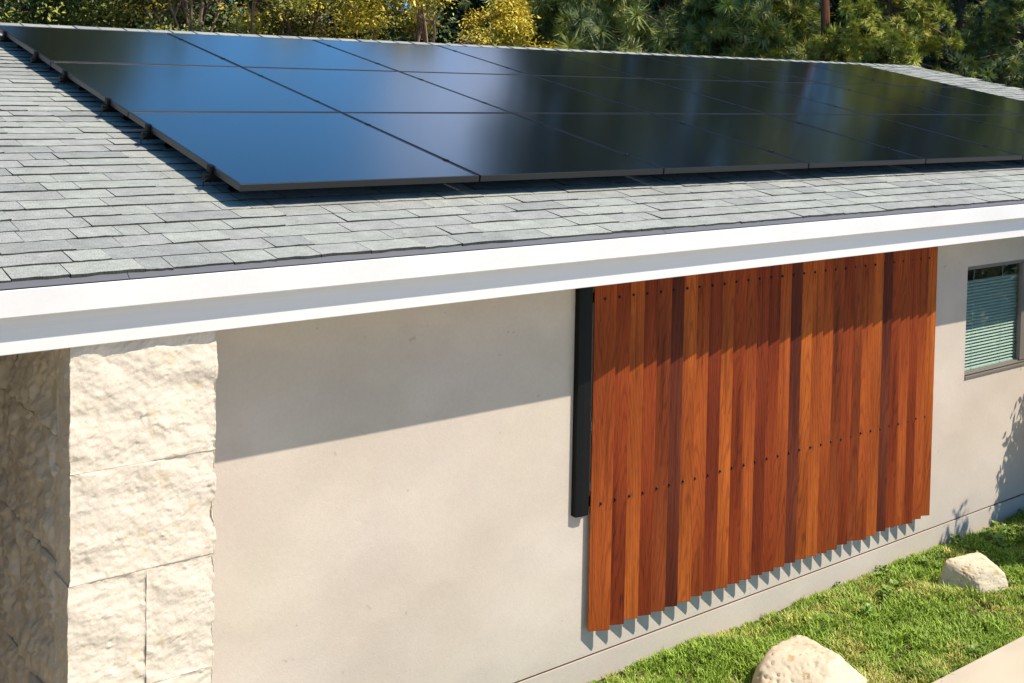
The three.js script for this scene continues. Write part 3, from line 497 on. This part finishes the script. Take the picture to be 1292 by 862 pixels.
// pine: straight trunk, drooping boughs, needle sprays along their outer half
function pine({ label, at, h, r, low, n, cols, seed, bark = M.bark, group = 'pines behind the roof', trunkR = 0.17, boughs = 70, geo = CL.tuft, lean = 0, blunt = 1.7, name = 'pine_tree', spread = 0.3 }) {
  const g = mulberry(seed), o = thing(name, label, 'tree', at, group), wood = [], places = [];
  const axis = [V(0, 0, 0), V(lean * 0.3, h * 0.33, rr(-0.1, 0.1, g)), V(lean * 0.7, h * 0.66, rr(-0.15, 0.15, g)), V(lean, h, 0)], cv = new THREE.CatmullRomCurve3(axis);
  wood.push(tube(axis, trunkR, 0.03, 9, 18));
  const per = Math.ceil(n / boughs);
  for (let i = 0; i < boughs; i++) {
    const u = (low / h) + (1 - low / h) * Math.pow((i + g()) / boughs, 0.95), p = cv.getPoint(Math.min(0.985, u)), t = i * 2.4 + rr(-0.5, 0.5, g), rel = (u - low / h) / (1 - low / h), len = r * (1 - Math.pow(rel, blunt) * 0.82) * rr(0.45, 1.2, g);
    const d = V(Math.cos(t), 0, Math.sin(t)), end = p.clone().addScaledVector(d, len).add(V(0, len * rr(-0.32, 0.12, g), 0)), m = p.clone().lerp(end, 0.5).add(V(0, len * 0.12, 0)), bc = new THREE.CatmullRomCurve3([p, m, end]);
    wood.push(tube([p, m, end], 0.022 + len * 0.008, 0.006, 4, 5));
    for (let k = 0; k < per; k++) { const a = rr(0.28, 1.02, g), b = bc.getPoint(Math.min(1, a)), w = len * 0.2 * (0.4 + a * 0.6); b.add(V(rr(-w, w, g), rr(-w * 1.1, w * 0.35, g), rr(-w, w, g))); const dir = d.clone().multiplyScalar(rr(0.2, 1, g)).add(V(rr(-0.55, 0.55, g), rr(-1.0, 0.45, g), rr(-0.55, 0.55, g))).normalize(); places.push({ p: b, dir, s: rr(0.75, 1.3, g) }); }
  }
  part('trunk', mergeGeometries(wood), bark, o); crown(o, geo, FM.needle, places, vary(cols, spread), g); return o;
}
const C = {
  yellow: [[0.621, 0.486, 0.0405], [0.486, 0.405, 0.0378], [0.675, 0.513, 0.054], [0.27, 0.27, 0.0378], [0.189, 0.216, 0.0351]],
  olive: [[0.162, 0.2025, 0.0486], [0.108, 0.1485, 0.0405], [0.216, 0.243, 0.0675], [0.324, 0.297, 0.0405]],
  green: [[0.085, 0.125, 0.038], [0.095, 0.135, 0.045], [0.075, 0.11, 0.034], [0.11, 0.145, 0.04]],
  pine: [[0.2809, 0.3286, 0.0812], [0.206, 0.2547, 0.0812], [0.3557, 0.3696, 0.0812], [0.1497, 0.1971, 0.0731]],
  brightPine: [[0.403, 0.417, 0.0632], [0.3058, 0.3412, 0.0568], [0.4726, 0.4549, 0.0758]],
  greenPine: [[0.08, 0.12, 0.05], [0.09, 0.13, 0.052], [0.072, 0.108, 0.046]],
};
broadleaf({ name: 'broadleaf_tree', label: 'tall dense dark green tree behind the roof, at the end above the stone pier', full: true, at: [2.2, 0, -14.2], h: 12.5, r: 2.8, low: 1.6, stems: 2, bark: M.darkBark, cluster: CL.small, n: 12000, cols: [...C.green, ...C.olive, ...C.olive], seed: 31, lobes: 170, stemR: 0.16 });
broadleaf({ name: 'broadleaf_tree', label: 'tall dense dark green tree standing past the roof end, beside its twin', full: true, at: [-1.9, 0, -14.6], h: 12.5, r: 2.6, low: 1.6, stems: 2, bark: M.darkBark, cluster: CL.small, n: 4600, cols: [...C.green, ...C.olive], seed: 30, lobes: 70, stemR: 0.16 });
broadleaf({ name: 'broadleaf_shrub', label: 'grey-green shrub rising between the tall dark tree and the yellow-leaved trees', category: 'shrub', at: bearing(18.6, 18.2), h: 5.6, r: 1.2, low: 1.0, stems: 3, bark: M.darkBark, cluster: CL.small, n: 1900, cols: C.olive, seed: 32, lobes: 30, stemR: 0.06 });
broadleaf({ name: 'yellow_tree', label: 'bronze and olive leaved tree with a slanting pale branch, behind the ridge', at: bearing(22.6, 18.6), h: 5.9, r: 1.7, low: 2.4, stems: 3, bark: M.paleBark, cluster: CL.broad, n: 1050, cols: [[0.18, 0.155, 0.022], [0.11, 0.115, 0.022], [0.26, 0.20, 0.025], [0.06, 0.06, 0.018]], seed: 33, group: 'yellowing trees behind the ridge', lobes: 30, stemR: 0.08 });
broadleaf({ name: 'yellow_tree', label: 'golden and olive leaved tree with dark crooked stems, second of the yellowing trees', at: bearing(27.2, 19.2), h: 6.1, r: 1.9, low: 2.4, stems: 4, bark: M.darkBark, cluster: CL.broad, n: 1100, cols: C.yellow, seed: 34, group: 'yellowing trees behind the ridge', lobes: 30, stemR: 0.09 });
broadleaf({ name: 'yellow_tree', label: 'bright yellow leaved tree with several tan stems, behind the middle of the ridge', at: bearing(31.8, 19.6), h: 6.1, r: 1.75, low: 2.4, stems: 5, bark: M.paleBark, cluster: CL.broad, n: 1050, cols: C.yellow, seed: 35, group: 'yellowing trees behind the ridge', lobes: 28, stemR: 0.075 });
broadleaf({ name: 'yellow_tree', label: 'small golden tree beside the first long-needled pine', at: bearing(36.2, 20.4), h: 5.2, r: 1.15, low: 2.6, stems: 3, bark: M.paleBark, cluster: CL.broad, n: 750, cols: [C.yellow[0], C.yellow[1], C.yellow[2]], seed: 36, group: 'yellowing trees behind the ridge', lobes: 18, stemR: 0.05 });
pine({ label: 'blue-green long-needled pine next to the small golden tree', at: bearing(40.6, 24.6), h: 6.6, r: 2.3, low: 2.2, n: 1900, cols: C.pine, seed: 41, blunt: 5, boughs: 80, geo: CL.bigTuft });
pine({ label: 'tall dark pine right behind the blue-green one', at: bearing(41.6, 29.5), h: 17, r: 3.0, low: 2.6, n: 3000, cols: C.greenPine, seed: 48, boughs: 110, geo: CL.bigTuft });
pine({ label: 'tall dark pine right behind the broad pale green one', at: bearing(49.4, 33), h: 16.5, r: 2.7, low: 2.6, n: 2400, cols: C.greenPine, seed: 49, boughs: 100, geo: CL.bigTuft });
pine({ label: 'dark pine standing back in the gap between two lighter pines', at: bearing(44.6, 31), h: 17, r: 2.8, low: 3.0, n: 2400, cols: C.greenPine, seed: 42, boughs: 90, geo: CL.bigTuft });
pine({ label: 'broad pale green pine whose sprays hang beside the red trunk', at: bearing(48.6, 27), h: 6.7, r: 2.2, low: 2.0, n: 1900, cols: [...C.pine, ...C.brightPine], seed: 43, blunt: 5, boughs: 85, geo: CL.bigTuft });
pine({ label: 'pine with a bare reddish trunk in the dark gap', at: bearing(52.2, 25), h: 12.5, r: 1.5, low: 7.4, n: 900, cols: C.pine, seed: 44, bark: M.redBark, trunkR: 0.14, boughs: 40 });
pine({ label: 'bright yellow-green pine with hanging sprays beside the red trunk', at: bearing(55.0, 24.4), h: 6.4, r: 1.3, low: 1.4, n: 1700, cols: C.brightPine, seed: 45, blunt: 5, boughs: 80 });
pine({ label: 'dark heavy pine behind the far end of the roof', at: bearing(58.4, 30), h: 15, r: 2.9, low: 2.0, n: 2800, cols: C.greenPine, seed: 46, boughs: 100, geo: CL.bigTuft });
pine({ label: 'pine with pale grey-green sprays past the rake end of the roof', at: bearing(61.4, 25.5), h: 6.8, r: 1.7, low: 1.4, n: 1400, cols: C.pine, seed: 47, blunt: 5, boughs: 90 });
// the wood behind: dark trees that close the view between the nearer ones
{
  const spec = [[8, 33, 14, 4], [15, 34, 9.0, 4], [21, 32, 8.0, 4], [27, 33, 8.0, 4], [33, 32, 8.0, 4], [38, 33, 9.0, 3.8], [42.5, 37, 16, 4], [48, 36, 15, 4], [52.4, 38, 9.5, 3.6], [56, 36, 14, 3.8], [61, 36, 14, 4], [66, 33, 14, 4]];
  const where = ['above the stone pier', 'behind the grey-green shrub', 'behind the bronze tree', 'behind the golden dark-stemmed tree', 'behind the bright yellow tree', 'behind the small golden tree', 'behind the blue-green pine', 'behind the broad pale pine', 'behind the bare reddish trunk', 'behind the bright hanging pine', 'behind the heavy dark pine', 'past the rake end'];
  spec.forEach(([az, d, h, r], i) => broadleaf({ name: 'background_tree', label: `dark green leafy tree at the back, ${where[i]}`, at: bearing(az, d), h, r, low: 0.6, stems: 1, bark: M.darkBark, cluster: CL.coarse, n: 1700, cols: C.green, seed: 700 + i, group: 'dark trees at the back', lobes: 44, stemR: 0.2 }));
  // and the thicket far behind them, one dark mass
  const g = mulberry(1212), N = 5200, im = new THREE.InstancedMesh(CL.coarse, FM.leaf, N), m4 = new THREE.Matrix4(), q = new THREE.Quaternion(), e = new THREE.Euler(), c = new THREE.Color();
  for (let i = 0; i < N; i++) { const az = rr(2, 78, g), p = bearing(az, rr(41, 46, g)), u = g(), s = rr(1.6, 2.8, g); e.set(g() * 6, g() * 6, g() * 6); q.setFromEuler(e); im.setMatrixAt(i, m4.compose(V(p[0], u * (7.5 + 2 * n2d(az * 0.2, 3)), p[2]), q, V(s, s, s))); const k = rr(0.5, 1.2, g); c.setRGB(0.085 * k, 0.12 * k, 0.038 * k); im.setColorAt(i, c); }
  im.name = 'thicket'; im.userData = { kind: 'stuff', label: 'far dark thicket closing the gaps between the tree trunks', category: 'thicket' }; im.castShadow = im.receiveShadow = true; scene.add(im);
}
// a young street tree beyond the frame, whose dappled shade falls on the wall foot and the lawn
broadleaf({ name: 'young_tree', label: 'young leafy tree on the lawn past the window, shading the wall foot', full: true, at: [8.35, 0, 1.3], h: 1.9, r: 1.1, low: 0.5, stems: 2, bark: M.bark, cluster: CL.small, n: 2200, cols: C.olive, seed: 90, lobes: 40, stemR: 0.045 });

broadleaf({ name: 'young_tree', label: 'second young leafy tree, growing through the path past the window', at: [7.15, 0, 2.05], h: 2.3, r: 0.65, low: 1.2, stems: 1, bark: M.bark, cluster: CL.small, n: 330, cols: C.olive, seed: 91, lobes: 14, stemR: 0.03 });
// trees on the open side of the entry, out of the picture, which keep the pier's return and the slats' faces dim
[[-8.2, 1.6], [-8.6, 5.6], [-7.6, 9.6]].forEach(([x, z], i) => broadleaf({ name: 'entry_tree', label: ['leafy garden tree facing the entry, level with the house front', 'leafy garden tree facing the entry, second out from the house', 'leafy garden tree facing the entry, farthest out from the house'][i], full: true, at: [x, 0, z], h: 6.5, r: 2.3, low: 0.4, stems: 2, bark: M.bark, cluster: CL.coarse, n: 1500, cols: C.olive, seed: 60 + i, group: 'garden trees facing the entry', lobes: 60, stemR: 0.1 }));

renderer.render(scene, camera);
